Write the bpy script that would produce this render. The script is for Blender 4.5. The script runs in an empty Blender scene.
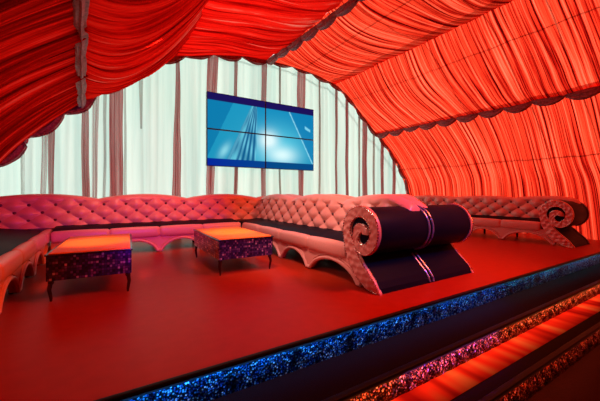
import bpy, bmesh, math, random
from mathutils import Vector, Matrix, noise
PI = math.pi
random.seed(7)
SC = bpy.context.scene
COL = SC.collection

# ------------------------------------------------------------------ helpers
def lerp(a, b, t): return a + (b - a) * t
def clamp(v, a=0.0, b=1.0): return max(a, min(b, v))
def sst(a, b, v):
    t = clamp((v - a) / (b - a)); return t * t * (3 - 2 * t)

def mesh_obj(name, verts, faces, mat, parent=None, smooth=True, uvs=None):
    me = bpy.data.meshes.new(name)
    me.from_pydata([tuple(v) for v in verts], [], faces)
    if uvs is not None:
        ul = me.uv_layers.new(name='UVMap')
        for p in me.polygons:
            for li in p.loop_indices:
                ul.data[li].uv = uvs[me.loops[li].vertex_index]
    if smooth:
        for p in me.polygons: p.use_smooth = True
    me.materials.append(mat)
    o = bpy.data.objects.new(name, me); COL.objects.link(o)
    if parent is not None: o.parent = parent
    return o

def empty(name, loc=(0, 0, 0), rz=0.0):
    o = bpy.data.objects.new(name, None); COL.objects.link(o)
    o.location = loc; o.rotation_euler = (0, 0, rz); o.empty_display_size = .1
    return o

def tag(o, label=None, cat=None, group=None, kind=None):
    if label: o['label'] = label
    if cat: o['category'] = cat
    if group: o['group'] = group
    if kind: o['kind'] = kind
    return o

class MB:
    """collects shapes, builds them as ONE mesh"""
    def __init__(s): s.v = []; s.f = []; s.uv = []
    def add(s, verts, faces):
        n = len(s.v); s.v += [Vector(v) for v in verts]; s.f += [tuple(i + n for i in f) for f in faces]
    def box(s, x0, x1, y0, y1, z0, z1, bev=0.0):
        if bev <= 0:
            s.add([(x0,y0,z0),(x1,y0,z0),(x1,y1,z0),(x0,y1,z0),(x0,y0,z1),(x1,y0,z1),(x1,y1,z1),(x0,y1,z1)],
                  [(0,3,2,1),(4,5,6,7),(0,1,5,4),(1,2,6,5),(2,3,7,6),(3,0,4,7)])
            return
        bm = bmesh.new(); bmesh.ops.create_cube(bm, size=1)
        for v in bm.verts:
            v.co = Vector((lerp(x0, x1, v.co.x + .5), lerp(y0, y1, v.co.y + .5), lerp(z0, z1, v.co.z + .5)))
        bmesh.ops.bevel(bm, geom=bm.edges[:], offset=bev, segments=3, profile=.5, affect='EDGES')
        bm.verts.index_update()
        s.add([v.co.copy() for v in bm.verts], [tuple(v.index for v in f.verts) for f in bm.faces]); bm.free()
    def grid(s, rows, closed_u=False):
        """rows: list of lists of points"""
        n = len(s.v); R = len(rows); C = len(rows[0])
        for r in rows: s.v += [Vector(p) for p in r]
        for i in range(R - 1):
            for j in range(C if closed_u else C - 1):
                k = (j + 1) % C
                s.f.append((n+i*C+j, n+i*C+k, n+(i+1)*C+k, n+(i+1)*C+j))
        return n
    def tube(s, pts, rad, seg=8, cap=True, fold=0.0, nf=5):
        pts = [Vector(p) for p in pts]; rows = []
        for i, p in enumerate(pts):
            t = (pts[min(i+1, len(pts)-1)] - pts[max(i-1, 0)]).normalized()
            up = Vector((0, 0, 1)) if abs(t.z) < .9 else Vector((0, 1, 0))
            a = t.cross(up).normalized(); b = a.cross(t)
            r = rad(i / (len(pts)-1)) if callable(rad) else rad
            rows.append([p + (a*math.cos(q) + b*math.sin(q)) * r * (1 + fold*math.sin(nf*q + 5*i/len(pts)))
                         for q in [2*PI*k/seg for k in range(seg)]])
        n = s.grid(rows, True)
        if cap:
            s.f.append(tuple(n + k for k in range(seg))[::-1])
            m = n + (len(pts)-1)*seg
            s.f.append(tuple(m + k for k in range(seg)))
    def sphere(s, c, r, sy=1, u=8, v=5):
        rows = [[Vector(c) + Vector((r*math.sin(PI*i/v)*math.cos(2*PI*k/u), sy*r*math.sin(PI*i/v)*math.sin(2*PI*k/u), r*math.cos(PI*i/v)))
                 for k in range(u)] for i in range(v+1)]
        s.grid(rows, True)
    def prism(s, poly, y0, y1):
        """poly in (x,z), extruded along y"""
        n = len(poly)
        s.add([(p[0], y0, p[1]) for p in poly] + [(p[0], y1, p[1]) for p in poly],
              [tuple(range(n)), tuple(range(2*n-1, n-1, -1))] + [(i, i+n, (i+1) % n + n, (i+1) % n) for i in range(n)])
    def build(s, name, mat, parent=None, smooth=True, flip=None):
        v = s.v; f = s.f
        if flip is not None:
            v = [Vector((flip - p.x, p.y, p.z)) for p in v]; f = [q[::-1] for q in f]
        o = mesh_obj(name, v, f, mat, parent, smooth)
        bm = bmesh.new(); bm.from_mesh(o.data); bmesh.ops.remove_doubles(bm, verts=bm.verts, dist=1e-5)
        bmesh.ops.recalc_face_normals(bm, faces=bm.faces)
        for e in bm.edges:
            if len(e.link_faces) == 2 and e.calc_face_angle(0) > .75: e.smooth = False
        bm.to_mesh(o.data); bm.free()
        return o

# ------------------------------------------------------------------ materials
def newmat(name):
    m = bpy.data.materials.new(name); m.use_nodes = True
    nt = m.node_tree; nt.nodes.clear()
    out = nt.nodes.new('ShaderNodeOutputMaterial')
    return m, nt, out
def nd(nt, t, **kw):
    n = nt.nodes.new(t)
    for k, v in kw.items():
        if k in n.inputs: n.inputs[k].default_value = v
        else: setattr(n, k, v)
    return n
def ramp(nt, stops):
    r = nt.nodes.new('ShaderNodeValToRGB')
    e = r.color_ramp.elements
    e[0].position = stops[0][0]; e[0].color = (*stops[0][1], 1)
    e[1].position = stops[-1][0]; e[1].color = (*stops[-1][1], 1)
    for p, c in stops[1:-1]:
        k = e.new(p); k.color = (*c, 1)
    return r
def pbr(name, color, rough=.5, metal=0.0, bump=0.0, bscale=60, var=0.0, spec=.5, coat=0.0, sheen=0.0):
    m, nt, out = newmat(name)
    b = nd(nt, 'ShaderNodeBsdfPrincipled', Roughness=rough, Metallic=metal)
    b.inputs['Specular IOR Level'].default_value = spec
    b.inputs['Coat Weight'].default_value = coat
    b.inputs['Sheen Weight'].default_value = sheen
    tc = nd(nt, 'ShaderNodeTexCoord')
    nz = nd(nt, 'ShaderNodeTexNoise', Scale=bscale, Detail=4.0)
    nt.links.new(tc.outputs['Object'], nz.inputs['Vector'])
    c = color
    r = ramp(nt, [(.3, tuple(x*(1-var) for x in c)), (.7, tuple(min(1, x*(1+var)) for x in c))])
    nt.links.new(nz.outputs['Fac'], r.inputs['Fac']); nt.links.new(r.outputs['Color'], b.inputs['Base Color'])
    if bump:
        bp = nd(nt, 'ShaderNodeBump', Strength=bump, Distance=.01)
        nt.links.new(nz.outputs['Fac'], bp.inputs['Height']); nt.links.new(bp.outputs['Normal'], b.inputs['Normal'])
    nt.links.new(b.outputs['BSDF'], out.inputs['Surface'])
    return m
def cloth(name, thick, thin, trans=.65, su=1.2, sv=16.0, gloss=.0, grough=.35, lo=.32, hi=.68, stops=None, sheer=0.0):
    """woven cloth; bands of doubled / single cloth, or painted shade and highlights, run along the folds (UV.x along the fold direction)"""
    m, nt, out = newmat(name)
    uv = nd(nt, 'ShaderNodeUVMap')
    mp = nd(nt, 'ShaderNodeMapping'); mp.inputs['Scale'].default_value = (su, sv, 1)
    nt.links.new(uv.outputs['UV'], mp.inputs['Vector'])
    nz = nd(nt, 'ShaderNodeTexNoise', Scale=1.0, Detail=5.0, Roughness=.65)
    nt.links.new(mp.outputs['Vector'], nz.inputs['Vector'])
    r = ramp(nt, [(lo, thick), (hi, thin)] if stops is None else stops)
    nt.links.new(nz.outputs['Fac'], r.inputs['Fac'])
    d = nd(nt, 'ShaderNodeBsdfDiffuse'); t = nd(nt, 'ShaderNodeBsdfTranslucent')
    nt.links.new(r.outputs['Color'], d.inputs['Color']); nt.links.new(r.outputs['Color'], t.inputs['Color'])
    mx = nd(nt, 'ShaderNodeMixShader'); mx.inputs[0].default_value = trans
    nt.links.new(d.outputs[0], mx.inputs[1]); nt.links.new(t.outputs[0], mx.inputs[2])
    last = mx
    if gloss:
        g = nd(nt, 'ShaderNodeBsdfGlossy', Roughness=grough); g.inputs['Color'].default_value = (1, .75, .7, 1)
        m2 = nd(nt, 'ShaderNodeMixShader'); m2.inputs[0].default_value = gloss
        nt.links.new(mx.outputs[0], m2.inputs[1]); nt.links.new(g.outputs[0], m2.inputs[2]); last = m2
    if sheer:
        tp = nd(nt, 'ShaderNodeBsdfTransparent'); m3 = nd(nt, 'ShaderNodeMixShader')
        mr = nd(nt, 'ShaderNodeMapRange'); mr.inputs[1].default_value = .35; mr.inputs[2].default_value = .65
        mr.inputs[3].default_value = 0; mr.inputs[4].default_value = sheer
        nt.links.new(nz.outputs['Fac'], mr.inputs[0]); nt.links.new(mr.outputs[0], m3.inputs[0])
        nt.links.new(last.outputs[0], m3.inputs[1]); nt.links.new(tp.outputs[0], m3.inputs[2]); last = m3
    nt.links.new(last.outputs[0], out.inputs['Surface'])
    return m
def emit(name, color, strength):
    m, nt, out = newmat(name)
    e = nd(nt, 'ShaderNodeEmission', Strength=strength); e.inputs['Color'].default_value = (*color, 1)
    nt.links.new(e.outputs[0], out.inputs['Surface']); return m
def sequin(name, stops, scale, metal=.35, rough=.3, tilt=.8, clump=(9, 1, 5)):
    """plates of foil, each with its own tint and its own tilt"""
    m, nt, out = newmat(name)
    tc = nd(nt, 'ShaderNodeTexCoord')
    vo = nd(nt, 'ShaderNodeTexVoronoi', Scale=scale)
    nt.links.new(tc.outputs['Object'], vo.inputs['Vector'])
    sp = nd(nt, 'ShaderNodeSeparateColor'); nt.links.new(vo.outputs['Color'], sp.inputs['Color'])
    r = ramp(nt, stops); nt.links.new(sp.outputs[0], r.inputs['Fac'])
    b = nd(nt, 'ShaderNodeBsdfPrincipled', Roughness=rough, Metallic=metal)
    mp = nd(nt, 'ShaderNodeMapping'); mp.inputs['Scale'].default_value = clump; nt.links.new(tc.outputs['Object'], mp.inputs[0])
    cn = nd(nt, 'ShaderNodeTexNoise', Scale=1.0, Detail=2.5); nt.links.new(mp.outputs[0], cn.inputs['Vector'])
    cr = ramp(nt, [(.36, (.04, .04, .04)), (.48, (.6, .6, .6)), (.58, (1, 1, 1))]); nt.links.new(cn.outputs['Fac'], cr.inputs['Fac'])
    # bare dark backing between the plates
    dr = ramp(nt, [(.30, (1, 1, 1)), (.52, (.03, .03, .03))]); nt.links.new(vo.outputs['Distance'], dr.inputs['Fac'])
    m1 = nd(nt, 'ShaderNodeMixRGB', blend_type='MULTIPLY'); m1.inputs[0].default_value = 1
    m2 = nd(nt, 'ShaderNodeMixRGB', blend_type='MULTIPLY'); m2.inputs[0].default_value = 1
    nt.links.new(r.outputs['Color'], m1.inputs[1]); nt.links.new(cr.outputs['Color'], m1.inputs[2])
    nt.links.new(m1.outputs[0], m2.inputs[1]); nt.links.new(dr.outputs['Color'], m2.inputs[2])
    nt.links.new(m2.outputs[0], b.inputs['Base Color']); b.inputs['Specular IOR Level'].default_value = .15
    geo = nd(nt, 'ShaderNodeNewGeometry')
    sub = nd(nt, 'ShaderNodeVectorMath', operation='SUBTRACT'); nt.links.new(vo.outputs['Color'], sub.inputs[0]); sub.inputs[1].default_value = (.5, .5, .5)
    sc = nd(nt, 'ShaderNodeVectorMath', operation='SCALE'); nt.links.new(sub.outputs[0], sc.inputs[0]); sc.inputs['Scale'].default_value = tilt
    ad = nd(nt, 'ShaderNodeVectorMath', operation='ADD'); nt.links.new(sc.outputs[0], ad.inputs[0]); nt.links.new(geo.outputs['Normal'], ad.inputs[1])
    nr = nd(nt, 'ShaderNodeVectorMath', operation='NORMALIZE'); nt.links.new(ad.outputs[0], nr.inputs[0])
    nt.links.new(nr.outputs[0], b.inputs['Normal'])
    nt.links.new(b.outputs[0], out.inputs['Surface'])
    return m
def mosaic(name, stops, sx, sz):
    """square mirror tiles with dark grout, each tile its own tint"""
    m, nt, out = newmat(name)
    uv = nd(nt, 'ShaderNodeUVMap')
    mp = nd(nt, 'ShaderNodeMapping'); mp.inputs['Scale'].default_value = (sx, sz, 1)
    nt.links.new(uv.outputs['UV'], mp.inputs['Vector'])
    fl = nd(nt, 'ShaderNodeVectorMath', operation='FLOOR'); nt.links.new(mp.outputs[0], fl.inputs[0])
    wn = nd(nt, 'ShaderNodeTexWhiteNoise', noise_dimensions='2D'); nt.links.new(fl.outputs[0], wn.inputs['Vector'])
    r = ramp(nt, stops); nt.links.new(wn.outputs['Value'], r.inputs['Fac'])
    fr = nd(nt, 'ShaderNodeVectorMath', operation='FRACTION'); nt.links.new(mp.outputs[0], fr.inputs[0])
    sx_ = nd(nt, 'ShaderNodeSeparateXYZ'); nt.links.new(fr.outputs[0], sx_.inputs[0])
    def edge(sock):
        a = nd(nt, 'ShaderNodeMath', operation='SUBTRACT'); nt.links.new(sock, a.inputs[0]); a.inputs[1].default_value = .5
        b = nd(nt, 'ShaderNodeMath', operation='ABSOLUTE'); nt.links.new(a.outputs[0], b.inputs[0])
        c = nd(nt, 'ShaderNodeMath', operation='LESS_THAN'); nt.links.new(b.outputs[0], c.inputs[0]); c.inputs[1].default_value = .43
        return c
    e1, e2 = edge(sx_.outputs[0]), edge(sx_.outputs[1])
    mu = nd(nt, 'ShaderNodeMath', operation='MULTIPLY'); nt.links.new(e1.outputs[0], mu.inputs[0]); nt.links.new(e2.outputs[0], mu.inputs[1])
    mc = nd(nt, 'ShaderNodeMixRGB'); mc.inputs[1].default_value = (.012, .006, .02, 1)
    nt.links.new(mu.outputs[0], mc.inputs[0]); nt.links.new(r.outputs['Color'], mc.inputs[2])
    b = nd(nt, 'ShaderNodeBsdfPrincipled', Roughness=.3)
    mm = nd(nt, 'ShaderNodeMath', operation='MULTIPLY'); nt.links.new(mu.outputs[0], mm.inputs[0]); mm.inputs[1].default_value = .65
    nt.links.new(mm.outputs[0], b.inputs['Metallic'])
    nt.links.new(mc.outputs[0], b.inputs['Base Color'])
    geo = nd(nt, 'ShaderNodeNewGeometry')
    sub = nd(nt, 'ShaderNodeVectorMath', operation='SUBTRACT'); nt.links.new(wn.outputs['Color'], sub.inputs[0]); sub.inputs[1].default_value = (.5, .5, .5)
    sc = nd(nt, 'ShaderNodeVectorMath', operation='SCALE'); nt.links.new(sub.outputs[0], sc.inputs[0]); sc.inputs['Scale'].default_value = .22
    ad = nd(nt, 'ShaderNodeVectorMath', operation='ADD'); nt.links.new(sc.outputs[0], ad.inputs[0]); nt.links.new(geo.outputs['Normal'], ad.inputs[1])
    nr = nd(nt, 'ShaderNodeVectorMath', operation='NORMALIZE'); nt.links.new(ad.outputs[0], nr.inputs[0]); nt.links.new(nr.outputs[0], b.inputs['Normal'])
    nt.links.new(b.outputs[0], out.inputs['Surface'])
    return m

M = {}
M['red_satin'] = cloth('red_satin', 0, 0, trans=.6, su=.35, sv=8, stops=[(.32, (.06, .0004, .0004)), (.42, (.50, .002, .001)), (.52, (.92, .008, .004)), (.60, (.92, .02, .010)), (.70, (.98, .24, .17))])  # dark stops paint fold shade, pink top stop paints sheen highlights
M['red_satin_shaded'] = cloth('red_satin_shaded', 0, 0, trans=.5, su=.35, sv=8, stops=[(.34, (.02, .0004, .0004)), (.50, (.34, .002, .001)), (.60, (.80, .008, .004)), (.72, (.95, .10, .07))])  # shaded copy of the red satin, painted darker for the dim left panel
M['red_voile'] = cloth('red_voile', 0, 0, trans=.75, su=.30, sv=20, stops=[(.375, (.04, .001, .001)), (.435, (.42, .004, .002)), (.53, (.95, .05, .018)), (.66, (.97, .16, .085))])  # lowest stops paint the shade of the creases into the cloth
M['white_voile'] = cloth('white_voile', (.52, .74, .68), (.74, .88, .81), trans=.75, su=.12, sv=3, lo=.3, hi=.6)
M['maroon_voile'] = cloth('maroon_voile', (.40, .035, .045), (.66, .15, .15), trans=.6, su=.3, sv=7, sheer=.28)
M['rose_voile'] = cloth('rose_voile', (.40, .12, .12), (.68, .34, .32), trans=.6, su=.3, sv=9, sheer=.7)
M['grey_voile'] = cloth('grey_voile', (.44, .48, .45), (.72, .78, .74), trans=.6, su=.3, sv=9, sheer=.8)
M['ruffle'] = pbr('ruffle_maroon', (.26, .06, .065), rough=.6, bump=.3, bscale=25, var=.5, sheen=.3)
M['ruffle_grey'] = pbr('ruffle_mauve', (.25, .10, .10), rough=.6, bump=.3, bscale=25, var=.5, sheen=.3)
M['floor'] = pbr('floor_vinyl', (.36, .019, .005), rough=.40, bump=.03, bscale=9, var=.06, spec=.06)
M['black'] = pbr('black_trim', (.008, .006, .007), rough=.5, spec=.1)
M['carpet'] = pbr('step_carpet', (.008, .003, .003), rough=.85, bump=.2, bscale=120, var=.3, spec=.03)
M['ground_in'] = pbr('dark_red_ground', (.018, .004, .003), rough=.75, spec=.08, bump=.15, bscale=60, var=.3)
M['ground_out'] = pbr('pale_gravel', (.42, .46, .42), rough=.9, bump=.2, bscale=20, var=.2)
M['leather'] = pbr('rose_leather', (.74, .29, .24), rough=.36, bump=.04, bscale=90, var=.06, spec=.5)
M['black_leather'] = pbr('black_leather', (.004, .005, .013), rough=.5, bump=.05, bscale=90, var=.2, spec=.07)
M['button'] = pbr('button_leather', (.13, .02, .03), rough=.4)  # darkened to stand in for shade in the tuft hollows
M['stud'] = pbr('nickel_stud', (.85, .62, .56), rough=.25, metal=1)
M['piping'] = pbr('silver_piping', (.30, .24, .42), rough=.3, metal=.4)
M['metal'] = pbr('table_metal', (.10, .07, .10), rough=.25, metal=1)
M['orange'] = pbr('orange_leather', (.95, .20, .015), rough=.45, bump=.04, bscale=80, var=.05, spec=.12)
M['tiles'] = mosaic('mirror_tiles', [(0, (.02, .012, .09)), (.45, (.06, .03, .22)), (.8, (.16, .06, .34)), (.94, (.35, .14, .5)), (1, (.8, .5, .9))], 30, 10)
M['tile_bars'] = mosaic('mirror_bars', [(0, (.20, .06, .08)), (.5, (.55, .22, .16)), (1, (.9, .55, .35))], 8, 9)
M['pole'] = pbr('tent_aluminium', (.4, .4, .4), rough=.5, metal=.8)
M['bezel'] = pbr('black_bezel', (.008, .008, .02), rough=.3)
M['seq_blue'] = sequin('blue_sequins', [(0, (.01, .03, .15)), (.45, (.02, .12, .40)), (.72, (.05, .35, .65)), (.88, (.25, .8, .9)), (1, (.5, .95, .9))], 70)
M['seq_fire'] = sequin('copper_sequins', [(0, (.16, .03, .02)), (.4, (.55, .12, .06)), (.75, (.85, .35, .2)), (.92, (.95, .6, .5)), (1, (.5, .2, .8))], 60, clump=(14, 1, 9))
# lit strip let into the tread: milky panel, streaked
def strip_mat():
    m, nt, out = newmat('lit_red_panel')
    tc = nd(nt, 'ShaderNodeTexCoord'); mp = nd(nt, 'ShaderNodeMapping'); mp.inputs['Scale'].default_value = (6, .8, 1)
    nt.links.new(tc.outputs['Object'], mp.inputs[0])
    nz = nd(nt, 'ShaderNodeTexNoise', Scale=1.0, Detail=1.0); nt.links.new(mp.outputs[0], nz.inputs['Vector'])
    r = ramp(nt, [(.3, (.40, .003, .001)), (.5, (.95, .014, .003)), (.70, (1, .07, .012))]); nt.links.new(nz.outputs['Fac'], r.inputs['Fac'])
    e = nd(nt, 'ShaderNodeEmission'); nt.links.new(r.outputs['Color'], e.inputs['Color'])
    # glow painted strongest along the inner edge, fading towards the front
    sy = nd(nt, 'ShaderNodeSeparateXYZ'); nt.links.new(tc.outputs['Object'], sy.inputs[0])
    mr = nd(nt, 'ShaderNodeMapRange'); mr.inputs[1].default_value = .13; mr.inputs[2].default_value = .32; mr.inputs[3].default_value = .22; mr.inputs[4].default_value = 1.1
    nt.links.new(sy.outputs[1], mr.inputs[0]); nt.links.new(mr.outputs[0], e.inputs['Strength'])
    nt.links.new(e.outputs[0], out.inputs['Surface']); return m
M['lit_strip'] = strip_mat()
def screen_mat():
    m, nt, out = newmat('display_picture')
    a = nd(nt, 'ShaderNodeVertexColor'); a.layer_name = 'picture'
    e = nd(nt, 'ShaderNodeEmission', Strength=1.0); nt.links.new(a.outputs['Color'], e.inputs['Color'])
    nt.links.new(e.outputs[0], out.inputs['Surface']); return m
M['screen'] = screen_mat()

# ------------------------------------------------------------------ setting
def struct(name, o): o['kind'] = 'structure'; o.name = name; return o
YB = 8.02                       # back curtain
m = MB(); m.box(-2.1, 9.95, 1.982, 8.2, -.10, 0); struct('floor', m.build('floor', M['floor'], smooth=False))
m = MB(); m.box(-2.1, 9.95, 2.06, 8.2, -.655, -.101); struct('platform_base', m.build('platform_base', M['black'], smooth=False))
m = MB(); m.box(-2.1, 9.95, 1.945, 1.982, -.036, .003, .006); struct('trim_1', m.build('trim_1', M['black']))
m = MB(); m.box(-3.4, 11.3, -4.2, 8.4, -.72, -.655); struct('ground', m.build('ground', M['ground_in'], smooth=False))
m = MB(); m.box(-40, 48, -40, 48, -.80, -.73); struct('ground_outside', m.build('ground_outside', M['ground_out'], smooth=False))

# stage front panel and the two steps
def glitter(name, mat, x0, x1, y, z0, z1, quilt=0.0):
    nx, nz = 420, 10; rows = []
    for j in range(nz + 1):
        r = []
        for i in range(nx + 1):
            x = lerp(x0, x1, i/nx); z = lerp(z0, z1, j/nz); d = 0
            if quilt:
                p = x/.19 + j/nz*.9; d = quilt*abs(math.sin(PI*p))*math.sin(PI*min(1, j/nz*1.15+.05))
            r.append((x, y - .004 - d, z))
        rows.append(r)
    mm = MB(); mm.grid(rows); return mm.build(name, mat)
o = glitter('stage_front_panel', M['seq_blue'], -2.1, 9.95, 1.98, -.235, -.036)
tag(o, 'blue glittering sequin panel under the front edge of the red stage', 'panel')
def step(yf, yb, ztop, zbot, label, strip):
    s = empty('stage_step', (4, yf, zbot)); tag(s, label, 'step')
    M4 = Matrix.Translation((-4, -yf, -zbot))
    def put(mb, nm, mat, **k):
        for v in mb.v: v += Vector((-4, -yf, -zbot))
        return mb.build(nm, mat, s, **k)
    b = MB(); b.box(-2.1, 9.95, yf+.03, yb, zbot, ztop-.002); put(b, 'step_body', M['black'], smooth=False)
    b = MB(); b.box(-2.1, 9.95, yf+.03, yb-.005, ztop-.002, ztop+.004); put(b, 'tread', M['carpet'], smooth=False)
    b = MB(); b.box(-2.1, 9.95, yf-.02, yf+.03, ztop-.03, ztop+.008, .005); put(b, 'nosing', M['black'])
    g = glitter('riser_panel', M['seq_fire'], -2.1, 9.95, yf+.012, zbot+.003, ztop-.03, .022)
    for v in g.data.vertices: v.co += Vector((-4, -yf, -zbot))
    g.parent = s
    if strip:
        b = MB(); b.box(-2.1, 9.95, yb-.25, yb-.012, ztop+.004, ztop+.012); t = put(b, 'light_strip', M['lit_strip'], smooth=False)
        t['label'] = 'glowing red-orange light strip along the back of the tread'
step(1.57, 2.04, -.22, -.425, 'upper dark step with copper and purple glitter riser below the blue panel', False)
step(1.21, 1.60, -.425, -.655, 'lowest step with glowing red light strip and copper glitter riser', True)

# ------------------------------------------------------------------ tent shape
def catmull(pts, n):
    P = [Vector(p) for p in pts]; out = []
    P = [2*P[0]-P[1]] + P + [2*P[-1]-P[-2]]
    segs = len(P) - 3
    for i in range(n + 1):
        t = i/n*segs; k = min(int(t), segs-1); u = t - k
        a, b, c, d = P[k:k+4]
        out.append(.5*((2*b) + (c-a)*u + (2*a-5*b+4*c-d)*u*u + (3*b-a-3*c+d)*u*u*u))
    return out
R1, R15, R2, R3, R4 = (-.47, 3.06), (1.42, 4.54), (3.90, 4.92), (6.30, 4.74), (8.28, 3.27)
PROF = {
 'A': [(-.40, 3.10), (-1.12, 2.45), (-1.70, 1.78), (-2.12, .95), (-2.30, -.66)],
 'B': [R1, (.08, 3.55), (.78, 4.08), (1.50, 4.58)],
 'B2': [(1.36, 4.44), (2.2, 4.74), (3.05, 4.87), R2],
 'C': [R2, (4.6, 4.97), (5.48, 4.89), (6.33, 4.68)],
 'D': [(6.16, 4.80), (6.9, 4.42), (7.55, 3.86), (8.32, 3.20)],
 'E': [(8.20, 3.36), (9.0, 2.68), (9.62, 1.95), (9.98, 1.2), (10.2, -.66)],
}
LEAN = .052
def fold_h(y, s, seed, freqs, wander):
    w = noise.noise((s*1.3, y*.35, seed+9.1))*wander
    v = 0
    for f, a in freqs:
        n = noise.noise(((y + w)*f, s*.55, seed + f))
        v += a*(1 - 2.2*abs(n))
    return v
def drape(name, key, mat, sag, freqs, seed, label, wander=.3, y0=-3.6, y1=8.10, dy=.017, ns=30, droop=0.0, gather=.5, hang=None):
    prof = catmull(PROF[key], ns); ny = int((y1-y0)/dy)
    verts = []; uvs = []; faces = []
    nrm = []
    for k in range(ns + 1):
        t = (prof[min(k+1, ns)] - prof[max(k-1, 0)]).normalized()
        n = Vector((t.y, -t.x))
        c = Vector((3.9, 1.5)) - prof[k]
        if n.dot(c) < 0: n = -n
        nrm.append(n)
    for i in range(ny + 1):
        y = lerp(y0, y1, i/ny)
        e = 1 - math.exp(-max(0, 8.05 - y)/.55)          # tight against the gable, slack away from it
        for k in range(ns + 1):
            s = k/ns; p = prof[k].copy()
            p += Vector((0, -1))*sag*4*s*(1-s)*e*(1 + .35*noise.noise((y*.8, seed, 0)))
            env = gather + (1-gather)*math.sin(PI*clamp(s*.9+.05))
            h = fold_h(y, s, seed, freqs, wander)*env*(.35 + .65*e)
            p += nrm[k]*h
            if hang: p += Vector((0, -1))*hang(y, s)
            if key in 'AB' and key != 'B2': p.x += LEAN*clamp(8.0-y, 0, 5)*((1-s)**2 if key == 'A' else (1-s))
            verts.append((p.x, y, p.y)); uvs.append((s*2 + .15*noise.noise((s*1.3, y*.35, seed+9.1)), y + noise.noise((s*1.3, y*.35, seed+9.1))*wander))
    C = ns + 1
    for i in range(ny):
        for k in range(ns):
            faces.append((i*C+k, i*C+k+1, (i+1)*C+k+1, (i+1)*C+k))
    o = mesh_obj(name, verts, faces, mat, None, True, uvs)
    return tag(o, label, 'drape', 'red fabric panels lining the tent')
SOFT = [(1.3, .13), (3.4, .06), (8.5, .018)]
FINE = [(1.15, .06), (4.5, .034), (11, .018)]
drape('ceiling_drape', 'A', M['red_satin_shaded'], .0, SOFT, 1.0, 'dark red swagged drape at far left, falling behind the left sofa', .5)
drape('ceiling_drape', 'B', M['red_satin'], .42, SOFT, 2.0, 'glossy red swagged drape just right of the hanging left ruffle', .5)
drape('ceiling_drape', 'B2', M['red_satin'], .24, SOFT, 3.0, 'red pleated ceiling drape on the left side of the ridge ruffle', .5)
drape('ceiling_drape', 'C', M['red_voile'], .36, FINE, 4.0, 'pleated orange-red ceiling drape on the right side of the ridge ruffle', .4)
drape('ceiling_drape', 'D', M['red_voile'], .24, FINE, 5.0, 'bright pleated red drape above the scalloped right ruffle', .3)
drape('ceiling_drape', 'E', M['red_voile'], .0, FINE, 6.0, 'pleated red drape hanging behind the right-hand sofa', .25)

def gable_z(x):
    pts = []
    for k in ('A', 'B', 'B2', 'C', 'D', 'E'):
        q = catmull(PROF[k], 24)
        if k == 'A': q = q[::-1]
        pts += q
    for a, b in zip(pts, pts[1:]):
        if a.x <= x <= b.x and b.x > a.x: return lerp(a.y, b.y, (x-a.x)/(b.x-a.x))
    return 0.0
# white gathered curtain that closes the gable
nx, nz = 700, 14; verts = []; faces = []; uvs = []
for i in range(nx + 1):
    x = lerp(-2.28, 10.18, i/nx); zt = gable_z(x) + .06
    for j in range(nz + 1):
        z = lerp(-.66, zt, j/nz)
        h = .045*noise.noise((x*1.8, z*.12, 3)) + .014*(1-2*abs(noise.noise((x*4, z*.1, 7)))) + .003*noise.noise((x*14, z*.15, 2))
        verts.append((x, YB + .08 + h, z)); uvs.append((z, x + .05*z*noise.noise((x*.6, 1, 1))))
for i in range(nx):
    for j in range(nz):
        a = i*(nz+1)+j; faces.append((a, a+nz+1, a+nz+2, a+1))
struct('wall_back', mesh_obj('wall_back', verts, faces, M['white_voile'], None, True, uvs))
# end of the tent behind the viewer
verts = []; faces = []
for i in range(61):
    x = lerp(-2.28, 10.18, i/60); zt = gable_z(x) + .1
    for j in range(2): verts.append((x, -3.55, lerp(-.66, zt, j)))
for i in range(60): faces.append((2*i, 2*i+1, 2*i+3, 2*i+2))
struct('wall_front', mesh_obj('wall_front', verts, faces, M['ground_in'], None, True))

# tent frame outside the cloth (shows as lines through it)
beams = 0
def beam(pts, r):
    global beams; beams += 1
    b = MB(); b.tube(pts, r*.8, 8); struct('beam_%d' % beams, b.build('beam_%d' % beams, M['pole']))
for (x, z, r) in ((7.12, 4.36, .016), (9.60, 2.08, .022), (5.2, 5.03, .016)):
    beam([(x, -3.6, z), (x, 8.3, z)], r)
for y in (2.42, 3.35, 4.7, 6.2, 8.28):
    ring = []
    for k in ('B', 'B2', 'C', 'D', 'E'):
        q = catmull(PROF[k], 10)
        ring += [(p.x + .10*(p.x-3.9)/6, y, p.y + .12) for p in q[(0 if k == 'B' else 1):]]
    beam(ring, .016)

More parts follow.
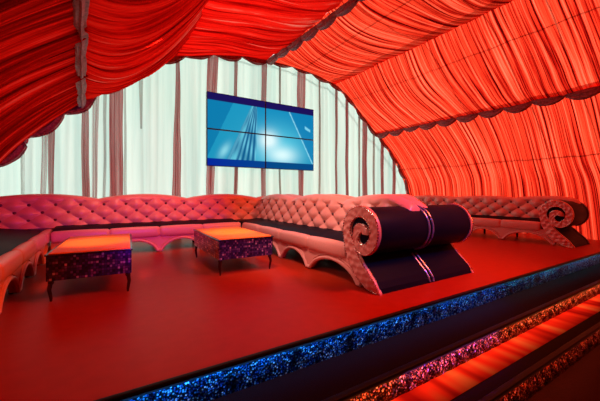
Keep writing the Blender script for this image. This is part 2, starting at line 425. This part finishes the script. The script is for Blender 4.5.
# ruffles
def ruffle(name, path, spacing, rad, drop, mat, label, seed=0, tie=.45):
    """bunched cloth along a line, tied at even steps, swagging between the ties"""
    P = [Vector(p) for p in path]; L = [0]
    for a, b in zip(P, P[1:]): L.append(L[-1] + (b-a).length)
    n = max(1, round(L[-1]/spacing)); b = MB(); step_n = 14; pts = []; rr = []
    def at(d):
        for k in range(len(P)-1):
            if d <= L[k+1] + 1e-9: return P[k].lerp(P[k+1], (d-L[k])/(L[k+1]-L[k]))
        return P[-1]
    for i in range(n*step_n + 1):
        d = L[-1]*i/(n*step_n); u = (i % step_n)/step_n
        sg = math.sin(PI*u)
        k = .8 + .4*noise.noise((i//step_n*3.3, seed, 1))
        pts.append(at(d) + Vector(drop)*sg*k); rr.append(rad*(tie + (1-tie)*sg**.7)*(.85 + .3*k*.6))
    seg = 18; rows = []
    for i, p in enumerate(pts):
        t = (pts[min(i+1, len(pts)-1)] - pts[max(i-1, 0)]).normalized()
        up = Vector((0, 0, 1)) if abs(t.z) < .92 else Vector((0, 1, 0))
        a = t.cross(up).normalized(); c = a.cross(t)
        rows.append([p + (a*math.cos(q)*.8 + c*math.sin(q))*rr[i]*(1 + .22*math.sin(6*q + .5*math.sin(i*.45)) + .14*noise.noise((q, i*.35, seed)))
                     for q in [2*PI*j/seg for j in range(seg)]])
    b.grid(rows, True)
    o = b.build(name, mat); return tag(o, label, 'ruffle')
def ln(a, b, n=2): return [Vector(a).lerp(Vector(b), i/(n-1)) for i in range(n)]
ruffle('hanging_ruffle', [(-.45, 8.0, 2.98), (-.35, 6.0, 3.02), (-.23, 3.8, 3.05), (-.19, 3.0, 3.05), (-.19, -3.4, 3.05)], .95, .085, (0.01, 0, -.03), M['ruffle_grey'],
       'mauve-grey bunched ruffle running overhead between the two left red drapes', 3, .85)
ruffle('ridge_ruffle', [(3.90, 8.0, 4.88), (3.88, 6, 4.74), (3.86, 4.2, 4.66), (3.86, -3.4, 4.70)], .62, .095, (0, 0, -.07), M['ruffle_grey'],
       'scalloped mauve ruffle along the tent ridge, above the screen', 5, .5)
ruffle('side_ruffle', [(8.22, 8.0, 3.24), (8.30, -3.4, 3.16)], .60, .085, (-.02, 0, -.11), M['ruffle'],
       'dark maroon scalloped ruffle under the bright right-hand drape', 8, .42)
gp = []
for k in ('A', 'B', 'B2', 'C', 'D', 'E'):
    q = catmull(PROF[k], 16)
    if k == 'A': q = q[::-1]
    gp += [(p.x, 7.99, p.y - .02) for p in q if p.y > .1][(0 if k == 'A' else 1):]
gl = [p for p in gp if p[0] <= 3.9]; gr = [p for p in gp if p[0] >= 3.9]
ruffle('gable_valance', gl, .74, .075, (.07, 0, -.10), M['ruffle'], 'scalloped maroon valance edging the white curtain left of the ridge', 11, .45)
ruffle('gable_valance', gr, .70, .065, (-.06, 0, -.07), M['ruffle'], 'thin scalloped maroon valance edging the white curtain right of the ridge', 13, .45)

# strips of coloured voile hanging in front of the white curtain
def strip(xc, wb, wt, lean, mat, label, z0=0.0, z1=None, seed=0):
    zt = (gable_z(xc + lean) - .03) if z1 is None else z1
    nu, nv = 26, 30; verts = []; faces = []; uvs = []
    for j in range(nv + 1):
        t = j/nv; z = lerp(z0, zt, t); w = lerp(wb, wt, t)*(1 + .12*noise.noise((seed, z*1.1, 4)))
        cx = xc + lean*t + .03*noise.noise((seed+5, z*.7, 1))
        for i in range(nu + 1):
            u = i/nu
            verts.append((cx + (u-.5)*w, YB - .03 + .022*math.sin(u*PI*7 + seed) + .012*noise.noise((u*5, z*.6, seed)), z)); uvs.append((z, u*.9 + seed))
    for j in range(nv):
        for i in range(nu):
            a = j*(nu+1)+i; faces.append((a, a+1, a+nu+2, a+nu+1))
    o = mesh_obj('curtain_strip', verts, faces, mat, None, True, uvs)
    tag(o, label, 'curtain', 'coloured voile strips on the white curtain')
Mm, Mr, Mg = M['maroon_voile'], M['rose_voile'], M['grey_voile']
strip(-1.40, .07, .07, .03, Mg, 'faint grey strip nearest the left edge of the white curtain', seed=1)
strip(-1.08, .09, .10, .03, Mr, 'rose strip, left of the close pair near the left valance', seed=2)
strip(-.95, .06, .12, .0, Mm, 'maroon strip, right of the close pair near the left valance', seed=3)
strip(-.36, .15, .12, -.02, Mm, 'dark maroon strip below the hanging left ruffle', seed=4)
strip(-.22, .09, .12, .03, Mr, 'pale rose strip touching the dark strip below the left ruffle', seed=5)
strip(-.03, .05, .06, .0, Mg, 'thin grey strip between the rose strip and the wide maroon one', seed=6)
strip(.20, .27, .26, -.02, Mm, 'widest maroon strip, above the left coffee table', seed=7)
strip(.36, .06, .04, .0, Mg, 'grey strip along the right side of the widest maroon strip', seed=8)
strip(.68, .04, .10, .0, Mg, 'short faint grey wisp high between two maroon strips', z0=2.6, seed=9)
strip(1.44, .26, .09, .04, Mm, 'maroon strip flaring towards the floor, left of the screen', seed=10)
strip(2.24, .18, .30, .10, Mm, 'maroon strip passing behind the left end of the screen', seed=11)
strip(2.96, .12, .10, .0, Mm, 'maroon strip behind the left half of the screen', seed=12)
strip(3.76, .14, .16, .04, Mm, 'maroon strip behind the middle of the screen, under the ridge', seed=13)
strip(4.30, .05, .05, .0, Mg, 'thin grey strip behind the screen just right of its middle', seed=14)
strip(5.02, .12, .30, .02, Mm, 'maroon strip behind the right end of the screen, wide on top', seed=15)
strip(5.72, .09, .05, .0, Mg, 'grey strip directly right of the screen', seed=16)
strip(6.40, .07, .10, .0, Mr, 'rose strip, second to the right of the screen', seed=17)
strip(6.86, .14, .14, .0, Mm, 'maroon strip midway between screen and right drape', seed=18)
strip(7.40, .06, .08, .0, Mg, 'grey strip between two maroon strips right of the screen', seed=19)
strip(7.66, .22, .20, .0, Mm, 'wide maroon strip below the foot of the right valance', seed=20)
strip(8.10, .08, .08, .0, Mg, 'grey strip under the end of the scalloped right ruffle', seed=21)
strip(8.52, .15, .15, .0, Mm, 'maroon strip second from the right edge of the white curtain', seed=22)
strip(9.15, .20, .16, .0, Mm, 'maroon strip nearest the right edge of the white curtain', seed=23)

# ------------------------------------------------------------------ video wall
def picture(u, v):
    """u,v in 0..1 over all four displays; sky between glass towers"""
    def mixc(a, b, t): return tuple(lerp(x, y, clamp(t)) for x, y in zip(a, b))
    c = mixc((.004, .24, .46), (.004, .26, .52), v)
    c = mixc(c, (.10, .62, .80), math.exp(-((u-.62)/.30)**2 - ((v-.30)/.35)**2))
    c = mixc(c, (.78, .98, 1.0), 1.15*math.exp(-((u-.53)/.085)**2 - ((v-.42)/.13)**2))
    c = mixc(c, (.72, .98, 1.0), 1.0*math.exp(-((u-.66)/.13)**2 - ((v-.22)/.12)**2))
    # tower on the left, its edges meeting above the picture
    xr = lerp(.41, .425, v); xl = lerp(.13, .40, v)
    if xl < u < xr:
        q = (u-xl)/(xr-xl)
        band = abs(math.sin(q*PI*5.5 + .4))
        c = mixc((.003, .11, .28), (.16, .62, .80), band**3*(.45 + .55*math.sin(v*9+q*3)**2) if q > .35 else .35*band + .15)
        if .12 < q < .3: c = mixc(c, (.15, .7, .85), .6*(.5+.5*math.sin(v*16)))
    elif u <= xl: c = mixc(c, (.004, .17, .38), .6) if u < xl - .16 else mixc(mixc(c, (.02, .36, .56), .5), (.30, .75, .85), .8*math.exp(-((u-xl+.05)/.035)**2 - ((v-.22)/.10)**2))
    xd = lerp(1.02, .70, v)
    if u > xd: c = mixc(c, (.004, .20, .46), .75)
    if abs(u-xd) < .006: c = (.25, .68, .85)
    if abs(u-.93) < .028 and abs(v-.66+.8*(u-.93)) < .022: c = (.2, .65, .85)
    if v > .895: c = (.012, .006, .10)
    if v < .105: c = mixc((.002, .02, .34), (.002, .07, .24), u*1.6)
    return c
vw = empty('video_wall', (3.70, 7.70, 1.795))
tag(vw, 'large video wall of four displays showing blue sky and towers', 'screen')
W, H = 3.20, 1.85
for a in range(2):
    for b_ in range(2):
        x0, x1 = -W/2 + a*W/2 + .004, -W/2 + (a+1)*W/2 - .004; z0, z1 = b_*H/2 + .003, (b_+1)*H/2 - .003
        m = MB(); m.box(x0, x1, 0, .09, z0, z1, .006); d = m.build('display', M['bezel'], vw)
        bz = .014; nu, nv = 90, 52; verts = []; faces = []; cols = []
        for j in range(nv + 1):
            for i in range(nu + 1):
                x = lerp(x0+bz, x1-bz, i/nu); z = lerp(z0+bz, z1-bz, j/nv)
                verts.append((x, -.002, z)); cols.append(picture((x+W/2)/W, z/H))
        for j in range(nv):
            for i in range(nu):
                k = j*(nu+1)+i; faces.append((k, k+1, k+nu+2, k+nu+1))
        sc = mesh_obj('screen', verts, faces, M['screen'], d)
        ca = sc.data.color_attributes.new('picture', 'FLOAT_COLOR', 'POINT')
        for i, c in enumerate(cols): ca.data[i].color = (*c, 1)
for x in (-.9, .9):
    m = MB(); m.box(x-.04, x+.04, .09, .20, .2, H-.2); m.box(x-.03, x+.03, .18, .42, H/2-.05, H/2+.05); m.build('mount', M['bezel'], vw)

# ------------------------------------------------------------------ sofas
ROWS_Z = [.15, .29, .43]          # rows of buttons above the seat
def make_sofa(L, hump, h0, hamp, seg, seat, back, arm, mirror, label, loc, rz, phase=0.0, lap=.03, D=.93, deep=0.0, pad0=None):
    """local: x along the sofa, y=0 the front, arm at the high-x end (mirror puts it at the low end).
       seat=(x0,x1) seat run, back=(x0,x1) backrest run, seg = width of a seat section"""
    root = empty('tufted_sofa', loc, rz); tag(root, label, 'sofa', 'buttoned rose leather sofas')
    FL = L if mirror else None
    def top(x):
        t = h0 + hamp*abs(math.sin(PI*(x+phase)/hump))**.8
        if arm and x > arm:
            t = lerp(t, .665 + math.sqrt(max(.01, .305**2 - (x-arm-.31)**2)) + lap, sst(arm + .10, arm + .48, x))
        return t
    # backrest -------------------------------------------------
    x0, x1 = back; n = int((x1-x0)/.02); sx, sz = .185, .14
    NF, NT, NR = 34, 12, 4
    def front_pt(x, s):                       # s 0 bottom .. 1 where the roll begins
        zt = top(x) - .11
        return Vector((x, deep + .60 + .10*s, lerp(.50, zt, s)))
    def puff(x, z):
        p = (x/sx + (z-.47-.01)/sz)*.5; q = (x/sx - (z-.47-.01)/sz)*.5
        dx, dz_ = (x/sx), (z-.47-.01)/sz
        m_ = min((math.hypot((dx-i_)*sx, (dz_-j_)*sz) for i_ in (math.floor(dx), math.floor(dx)+1) for j_ in (math.floor(dz_), math.floor(dz_)+1) if (i_+j_) % 2 == 0), default=1)
        return (abs(math.sin(PI*p)*math.sin(PI*q)))**.75 - .22*math.exp(-(m_/.03)**2)
    rows = []
    for i in range(n + 1):
        x = lerp(x0, x1, i/n); r = []
        endk = min(1, min(x-x0, x1-x)/.05); ends = math.sqrt(max(0, 1-(1-endk)**2))
        for k in range(NF):
            p = front_pt(x, k/(NF-1)); fade = 1 - sst(.45, .60, p.z-.47)
            d = .062*puff(x, p.z)*fade + .055*(1-fade)
            r.append(Vector((x, p.y - d*ends + .05*(1-ends), p.z)))
        zt = top(x); cz = zt - .13; cy = .79 + deep
        for k in range(1, NT + 1):
            a = lerp(PI*.93, -.05, k/NT)
            r.append(Vector((x, cy + (.135*math.cos(a))*(.8+.2*ends), cz + .13*math.sin(a) - .03*(1-ends))))
        for k in range(1, NR + 1):
            r.append(Vector((x, .925 + deep, lerp(cz, .31, k/NR))))
        if arm and x > arm + .03:
            lo_ = lerp(.50, .80, sst(arm + .03, arm + .12, x))
            for p in r: p.z = max(p.z, min(lo_, zt - .06))
        rows.append(r)
    m = MB(); nb = m.grid(rows); C = len(rows[0])
    m.f.append(tuple(nb + k for k in range(C))); m.f.append(tuple(nb + n*C + k for k in range(C))[::-1])
    m.f += [(nb+i*C, nb+(i+1)*C, nb+(i+1)*C+C-1, nb+i*C+C-1) for i in range(n)]
    bk = m.build('backrest', M['leather'], root, flip=FL)
    bt = None
    for jr, dz in enumerate((sz+.01, 2*sz+.01, 3*sz+.01)):
        k0 = math.ceil(x0/sx); 
        for k in range(k0, int(x1/sx)+1):
            if (k + jr + 1) % 2: continue
            x = k*sx; z = .47 + dz
            if x < x0+.06 or x > x1-.06: continue
            if arm and x > arm - .02: continue
            s = clamp((z-.47)/(top(x)-.11-.47)); p = front_pt(x, s)
            if bt is None:
                mb = MB(); mb.sphere((0, 0, 0), .026, .5); bt = mb.build('button', M['button'], bk)
                o = bt
            else:
                o = bt.copy(); COL.objects.link(o); o.parent = bk
            o.location = ((L-x) if mirror else x, p.y - .002, p.z)
    # seat -----------------------------------------------------
    s0, s1 = seat
    m = MB(); m.box(back[0] + .07 if pad0 is None else pad0, s1, .10, .64 + deep, .30, .478, .02)
    for v in m.v:
        if v.z > .4: v.z += (v.y-.10)*.11
    m.build('seat_pad', M['black_leather'], root, flip=FL)
    ns = max(1, round((s1-s0)/seg)); w = (s1-s0)/ns
    for i in range(ns):
        a, b = s0+i*w, s0+(i+1)*w; rows = []
        nn = 34
        for k in range(nn + 1):
            x = lerp(a, b, k/nn); e = min(1, min(x-a, b-x)/.05 + .02); e = math.sqrt(max(0, 1-(1-e)**2)); puf = .92 + .08*math.sin(PI*k/nn)
            r = []
            for q in range(16):
                t = 2*PI*q/16
                ca, sa = math.cos(t), math.sin(t)
                ya = abs(ca)**.7*(1 if ca > 0 else -1); za = abs(sa)**.75*(1 if sa > 0 else -1)
                r.append((x, .065 + .075*ya*puf*(.55+.45*e), .385 + .106*za*puf*(.78+.22*e)))
            rows.append(r)
        m = MB(); nb = m.grid(rows, True); m.f.append(tuple(nb+k for k in range(16))); m.f.append(tuple(nb+nn*16+k for k in range(16))[::-1])
        m.build('front_cushion', M['leather'], root, flip=FL)
        # apron arch with its piping, one per section
        top_z = .33; arc = []
        K = 22; bb = b + .26 if arm and i == ns-1 else b
        for k in range(K + 1):
            u = k/K; xx = lerp(a, bb, u); zz = .015 + .215*math.sin(PI*clamp((u-.06)/.88))**.55
            arc.append((xx, zz))
        m = MB()
        fr = [(p[0], .045, p[1]) for p in arc]; bkp = [(p[0], .11, p[1]) for p in arc]
        tf = [(p[0], .045, top_z) for p in arc]; tb = [(p[0], .11, top_z) for p in arc]
        m.grid([tf, fr, bkp, tb])
        ap = m.build('apron', M['leather'], root, flip=FL)
        m = MB(); m.tube([(p[0], .04, p[1]+.016) for p in arc], .027, 8)
        m.tube([(p[0], .038, p[1]+.062 if p[1] > .05 else p[1]+.03) for p in arc[1:-1]], .008, 6)
        m.build('apron_piping', M['leather'], ap, flip=FL)
    m = MB(); m.box(s0, s1, .11, .90, .25, .33); m.build('seat_frame', M['black'], root, smooth=False, flip=FL)
    lx = [s0 + .03] + [s0 + i*w for i in range(1, ns)] + ([] if arm else [s1 - .03])
    for x in lx:
        for y in (.10, .86):
            m = MB(); m.tube([(x, y, .0), (x, y, .26)], lambda t: .022 + .012*t, 8); m.build('leg', M['black'], root, flip=FL)
    # scroll arm -----------------------------------------------
    if arm:
        ax = arm; cx, cz, R = ax + .31, .665, .29
        # outline of the rolled band: outer and inner edge in (x,z)
        outer = [(ax+.615, .0), (ax+.50, .006), (ax+.41, .022), (ax+.31, .075), (ax+.225, .14), (ax+.14, .23), (ax+.08, .34), (ax+.035, .45)]
        inner = [(ax+.615, .012), (ax+.575, .065), (ax+.54, .12), (ax+.475, .18), (ax+.41, .24), (ax+.33, .32), (ax+.265, .40), (ax+.215, .50)]
        for i in range(1, 76):
            th = math.radians(205 - i*7.6); g = i*7.6
            ro = lerp(.305, .287, sst(0, 285, g)); ro = lerp(ro, .146, sst(262, 385, g)); ro = lerp(ro, .108, sst(385, 500, g))
            w_ = lerp(.135, .130, sst(0, 270, g)); w_ = lerp(w_, .128, sst(300, 400, g)); w_ = lerp(w_, .100, sst(410, 480, g))
            k_ = sst(230, 420, g); ux, uz = cx + .028*k_, cz - .022*k_
            outer.append((ux + ro*math.cos(th), uz + ro*math.sin(th))); ri = ro - w_
            inner.append((ux + ri*math.cos(th), uz + ri*math.sin(th)))
        # resample evenly along the band
        mid = [((a[0]+b[0])/2, (a[1]+b[1])/2) for a, b in zip(outer, inner)]
        d = [0]
        for a, b in zip(mid, mid[1:]): d.append(d[-1] + math.hypot(b[0]-a[0], b[1]-a[1]))
        NS = 190; O = []; I = []
        for i in range(NS + 1):
            q = d[-1]*i/NS; k = 0
            while k < len(d)-2 and d[k+1] < q: k += 1
            t = (q-d[k])/(d[k+1]-d[k])
            O.append(tuple(lerp(a, b, t) for a, b in zip(outer[k], outer[k+1]))); I.append(tuple(lerp(a, b, t) for a, b in zip(inner[k], inner[k+1])))
        rows = []; NW = 12
        for i in range(NS + 1):
            r = [(O[i][0], .05, O[i][1])]
            for j in range(NW + 1):
                s = j/NW; x = lerp(O[i][0], I[i][0], s); z = lerp(O[i][1], I[i][1], s)
                wl = math.hypot(O[i][0]-I[i][0], O[i][1]-I[i][1])
                dome = (1-abs(2*s-1)**2.6)**.6
                q = d[-1]*i/NS/.105
                tuft = sum(math.exp(-((q-round(q-o)-o)**2*8 + ((s-c)*wl/.033)**2)) for c, o in ((.33, 0), (.68, .5))) if 3 < i < NS-6 else 0
                r.append((x, .02 - .045*dome*min(1, wl/.08) + .032*tuft, z))
            r.append((I[i][0], .05, I[i][1])); rows.append(r)
        m = MB(); nb = m.grid(rows); C = len(rows[0]); m.f.append(tuple(nb+k for k in range(C))); m.f.append(tuple(nb+NS*C+k for k in range(C))[::-1])
        m.f += [(nb+i*C, nb+(i+1)*C, nb+(i+1)*C+C-1, nb+i*C+C-1) for i in range(NS)]
        sc = m.build('scroll_front', M['leather'], root, flip=FL)
        for E in (O, I):                  # one string of nailheads along each edge
            dd = [0]; pp = []
            for i in range(2, NS - 2):
                c = ((O[i][0]+I[i][0])/2, (O[i][1]+I[i][1])/2)
                pp.append((lerp(E[i][0], c[0], .09), .004, lerp(E[i][1], c[1], .09)))
            for a, b in zip(pp, pp[1:]): dd.append(dd[-1] + math.hypot(b[0]-a[0], b[2]-a[2]))
            nn = int(dd[-1]/.0085); qq = []
            for i in range(nn + 1):
                q = dd[-1]*i/nn; k = 0
                while k < len(dd)-2 and dd[k+1] < q: k += 1
                qq.append(Vector(pp[k]).lerp(Vector(pp[k+1]), (q-dd[k])/(dd[k+1]-dd[k])))
            m = MB(); m.tube(qq, lambda t: .0025 + .0095*abs(math.sin(PI*t*nn/4)), 6)
            m.build('nailhead_trim', M['stud'], sc, flip=FL)
        # black body behind the scroll
        m = MB(); rows = []
        for y, k in ((.03, .90), (.045, .955), (.07, .965), (D-.03, .965), (D-.01, .95), (D, .90)):
            rows.append([(cx + R*k*math.cos(t), y, cz + R*k*math.sin(t)) for t in [2*PI*j/40 for j in range(40)]])
        nb = m.grid(rows, True); m.f.append(tuple(nb+k for k in range(40))); m.f.append(tuple(nb+5*40+k for k in range(40))[::-1])
        rl = m.build('arm_roll', M['black_leather'], root, flip=FL)
        poly = [(ax+.60, .002), (ax+.50, .012), (ax+.41, .03), (ax+.31, .08), (ax+.225, .145), (ax+.14, .235), (ax+.08, .345), (ax+.05, .47), (ax+.20, .52), (ax+.265, .40), (ax+.33, .32), (ax+.41, .24), (ax+.475, .18), (ax+.54, .12), (ax+.585, .055)]
        m = MB(); m.prism(poly, .04, D); m.build('arm_panel', M['black_leather'], root, smooth=False, flip=FL)
        # pale piping round the joint edge of the arm
        m = MB(); py = D - .035
        m.tube([(cx + (R*.965+.004)*math.cos(t), py, cz + (R*.965+.004)*math.sin(t)) for t in [lerp(2.2, -1.35, k/30) for k in range(31)]], .013, 8)
        m.tube([(ax+.335, py, .325), (ax+.41, py, .247), (ax+.475, py, .187), (ax+.54, py, .127), (ax+.588, py, .06), (ax+.60, py, .012)], .013, 8)
        m.build('piping', M['piping'], root, flip=FL)
    return root
# run along the white curtain
make_sofa(4.2, 1.66, 1.01, .095, .85, (.93, 4.2), (.0, 5.12), None, False,
          'long buttoned sofa against the white curtain under the screen', (-1.70, 6.42, 0), 0, phase=.09, pad0=.93)
# run on the left edge: seat faces right
make_sofa(4.6, 1.6, 1.01, .09, .85, (.0, 4.05), (.08, 4.58), None, True,
          'sofa at the far left edge, seat turned towards the coffee tables', (-.79, 2.42, 0), PI/2, deep=.34)
# back to back pair in the middle
make_sofa(4.6, 1.6, 1.01, .09, .85, (.60, 4.02), (.08, 4.48), 4.0, False,
          'middle scroll-armed sofa facing the coffee tables, left half of the back-to-back pair', (2.50, 7.0, 0), -PI/2)
make_sofa(4.6, 1.6, 1.01, .09, .85, (.0, 4.02), (.0, 4.48), 4.0, True,
          'right half of the back-to-back pair, turned away towards the right-hand sofa', (4.365, 2.40, 0), PI/2, lap=-.035)
# by the red wall
make_sofa(4.6, 1.6, 1.01, .05, .85, (.0, 4.02), (.0, 4.48), 4.0, False,
          'right-hand scroll-armed sofa standing before the red pleated drape', (8.06, 7.0, 0), -PI/2)

# ------------------------------------------------------------------ coffee tables
def panel_uv(name, a, b, z0, z1, mat, parent, th=.012):
    """upright panel from a to b (xy), outside face on the right-hand side of a->b"""
    a, b = Vector(a), Vector(b); d = (b-a).normalized(); n = Vector((d.y, -d.x))*th
    v = [(*a, z0), (*b, z0), (*b, z1), (*a, z1), (*(a-n), z0), (*(b-n), z0), (*(b-n), z1), (*(a-n), z1)]
    f = [(0, 1, 2, 3), (5, 4, 7, 6), (4, 0, 3, 7), (1, 5, 6, 2), (3, 2, 6, 7), (4, 5, 1, 0)]
    L = (b-a).length
    uv = [(0, 0), (L, 0), (L, z1-z0), (0, z1-z0)]*2
    return mesh_obj(name, v, f, mat, parent, False, [(p[0]/.75, p[1]/.28) for p in uv])
def table(loc, rz, label, lx=.76, ly=1.46, sidemat=None):
    r = empty('coffee_table', loc, rz); tag(r, label, 'table', 'low mirror-tiled coffee tables')
    a, b = lx/2, ly/2; z0, z1 = .215, .468
    panel_uv('side_panel', (-a, -b), (a, -b), z0, z1, M['tiles'], r); panel_uv('side_panel', (a, -b), (a, b), z0, z1, M['tiles'], r)
    panel_uv('side_panel', (a, b), (-a, b), z0, z1, M['tiles'], r); panel_uv('side_panel', (-a, b), (-a, -b), z0, z1, sidemat or M['tiles'], r)
    m = MB(); m.box(-a-.012, a+.012, -b-.012, b+.012, .468, .484, .004); m.build('top_frame', M['metal'], r)
    m = MB(); m.box(-a+.012, a-.012, -b+.012, b-.012, .47, .495, .010); m.build('tabletop', M['orange'], r)
    for sx in (-1, 1):
        for sy in (-1, 1):
            x, y = sx*(a-.035), sy*(b-.035); m = MB()
            m.tube([(x, y, .46), (x, y, .20)], .020, 8); m.tube([(x, y, .215), (x+sx*.012, y+sy*.012, .12), (x, y, .03), (x, y, 0)], lambda t: .022-.012*t, 8)
            m.sphere((x, y, .195), .028)
            m.build('leg', M['metal'], r)
table((-.10, 4.72, 0), math.radians(-3), 'left coffee table with orange top and purple mirror-tiled sides')
table((1.68, 4.80, 0), math.radians(-1), 'right coffee table with orange top, in the corner of the sofas', .80, 1.46, M['tile_bars'])

# ------------------------------------------------------------------ light
w = bpy.data.worlds.new('day'); SC.world = w; w.use_nodes = True
nt = w.node_tree; nt.nodes.clear()
out = nt.nodes.new('ShaderNodeOutputWorld'); bg = nt.nodes.new('ShaderNodeBackground')
tc = nt.nodes.new('ShaderNodeTexCoord'); dp = nt.nodes.new('ShaderNodeVectorMath'); dp.operation = 'DOT_PRODUCT'
dp.inputs[1].default_value = (.50, .80, .30)
nt.links.new(tc.outputs['Generated'], dp.inputs[0])
rp = ramp(nt, [(.0, (.36, .40, .40)), (.5, (.55, .66, .64)), (1.0, (.90, 1.0, .94))])
mr = nt.nodes.new('ShaderNodeMapRange'); mr.inputs[1].default_value = -1; mr.inputs[2].default_value = 1
nt.links.new(dp.outputs['Value'], mr.inputs[0]); nt.links.new(mr.outputs[0], rp.inputs['Fac'])
nt.links.new(rp.outputs['Color'], bg.inputs['Color']); bg.inputs['Strength'].default_value = 1.15
nt.links.new(bg.outputs[0], out.inputs['Surface'])
def light(kind, name, loc, target, energy, color, **kw):
    l = bpy.data.lights.new(name, kind); l.energy = energy; l.color = color
    for k, v in kw.items(): setattr(l, k, v)
    o = bpy.data.objects.new(name, l); COL.objects.link(o); o.location = loc
    o.rotation_euler = (Vector(target)-Vector(loc)).to_track_quat('-Z', 'Y').to_euler()
    return o
light('SUN', 'sun', (30, 14, 24), (0, 0, 0), 4.2, (1, .96, .9), angle=.02)
# unseen coloured spots, added to brighten and tint floor, sofas and tables
light('SPOT', 'red_wash', (4.2, .6, 4.0), (2.9, 4.6, 0), 950, (1, .14, .02), spot_size=1.75, spot_blend=.7, shadow_soft_size=.5)
light('SPOT', 'salmon_spot', (1.15, 3.3, 3.35), (2.8, 4.5, .7), 430, (1, .66, .56), spot_size=1.2, spot_blend=.8, shadow_soft_size=.15)
light('SPOT', 'salmon_spot', (-.3, 2.0, 2.2), (2.7, 3.1, .55), 120, (1, .62, .52), spot_size=.52, spot_blend=.8, shadow_soft_size=.15)
light('SPOT', 'salmon_spot', (.7, 5.0, 3.4), (.6, 7.0, .8), 300, (1, .42, .32), spot_size=.95, spot_blend=.7, shadow_soft_size=.15)
light('SPOT', 'violet_spot', (1.3, .5, 1.9), (1.1, 4.0, .3), 80, (.25, .10, 1), spot_size=.75, spot_blend=.6, shadow_soft_size=.1)
light('SPOT', 'purple_spot', (.6, 2.7, 1.0), (.4, 7.0, .78), 140, (.36, .04, 1), spot_size=1.0, spot_blend=.5, shadow_soft_size=.1)
light('SPOT', 'blue_spot', (3.4, .6, 2.6), (3.4, 2.5, .5), 150, (.05, .18, 1), spot_size=.9, spot_blend=.6, shadow_soft_size=.1)
for x, y in ((-.1, 4.75), (1.68, 4.85)):
    light('SPOT', 'table_spot', (x, y - .1, 2.45), (x, y, .5), 340, (1, .36, .015), spot_size=.54, spot_blend=.8, shadow_soft_size=.1)
# LED tape under the nosings
def tape(name, x, y, z, sx, e, c):
    light('AREA', name, (x, y, z), (x, y+.10, z-.20), e, c, shape='RECTANGLE', size=sx, size_y=.012)
tape('blue_tape', 1.5, 1.925, -.03, 5.5, 15, (.04, .30, .9))
tape('teal_tape', 6.6, 1.925, -.03, 4.6, 7, (.03, .5, .7))
tape('amber_tape', 4.5, 1.515, -.25, 10, 24, (1, .22, .06))
tape('violet_tape', 2.6, 1.515, -.25, 1.4, 5, (.25, .08, 1))
tape('ruby_tape', 4.5, 1.155, -.45, 10, 11, (1, .12, .04))

# ------------------------------------------------------------------ camera
cam = bpy.data.cameras.new('camera'); co = bpy.data.objects.new('camera', cam); COL.objects.link(co)
co.location = (0, 0, 1.1); co.rotation_euler = (PI/2, 0, math.radians(-32))
cam.sensor_width = 36; cam.lens = 310/600*36; cam.shift_y = -6.5/600; cam.clip_start = .05
SC.camera = co
SC.view_settings.view_transform = 'Standard'; SC.view_settings.look = 'None'; SC.view_settings.gamma = 1
SC.view_settings.use_curve_mapping = False
SC.view_settings.exposure = 0.0
SC.cycles.use_denoising = True
SC.cycles.max_bounces = 10; SC.cycles.diffuse_bounces = 5; SC.cycles.transmission_bounces = 8
SC.cycles.sample_clamp_indirect = 6
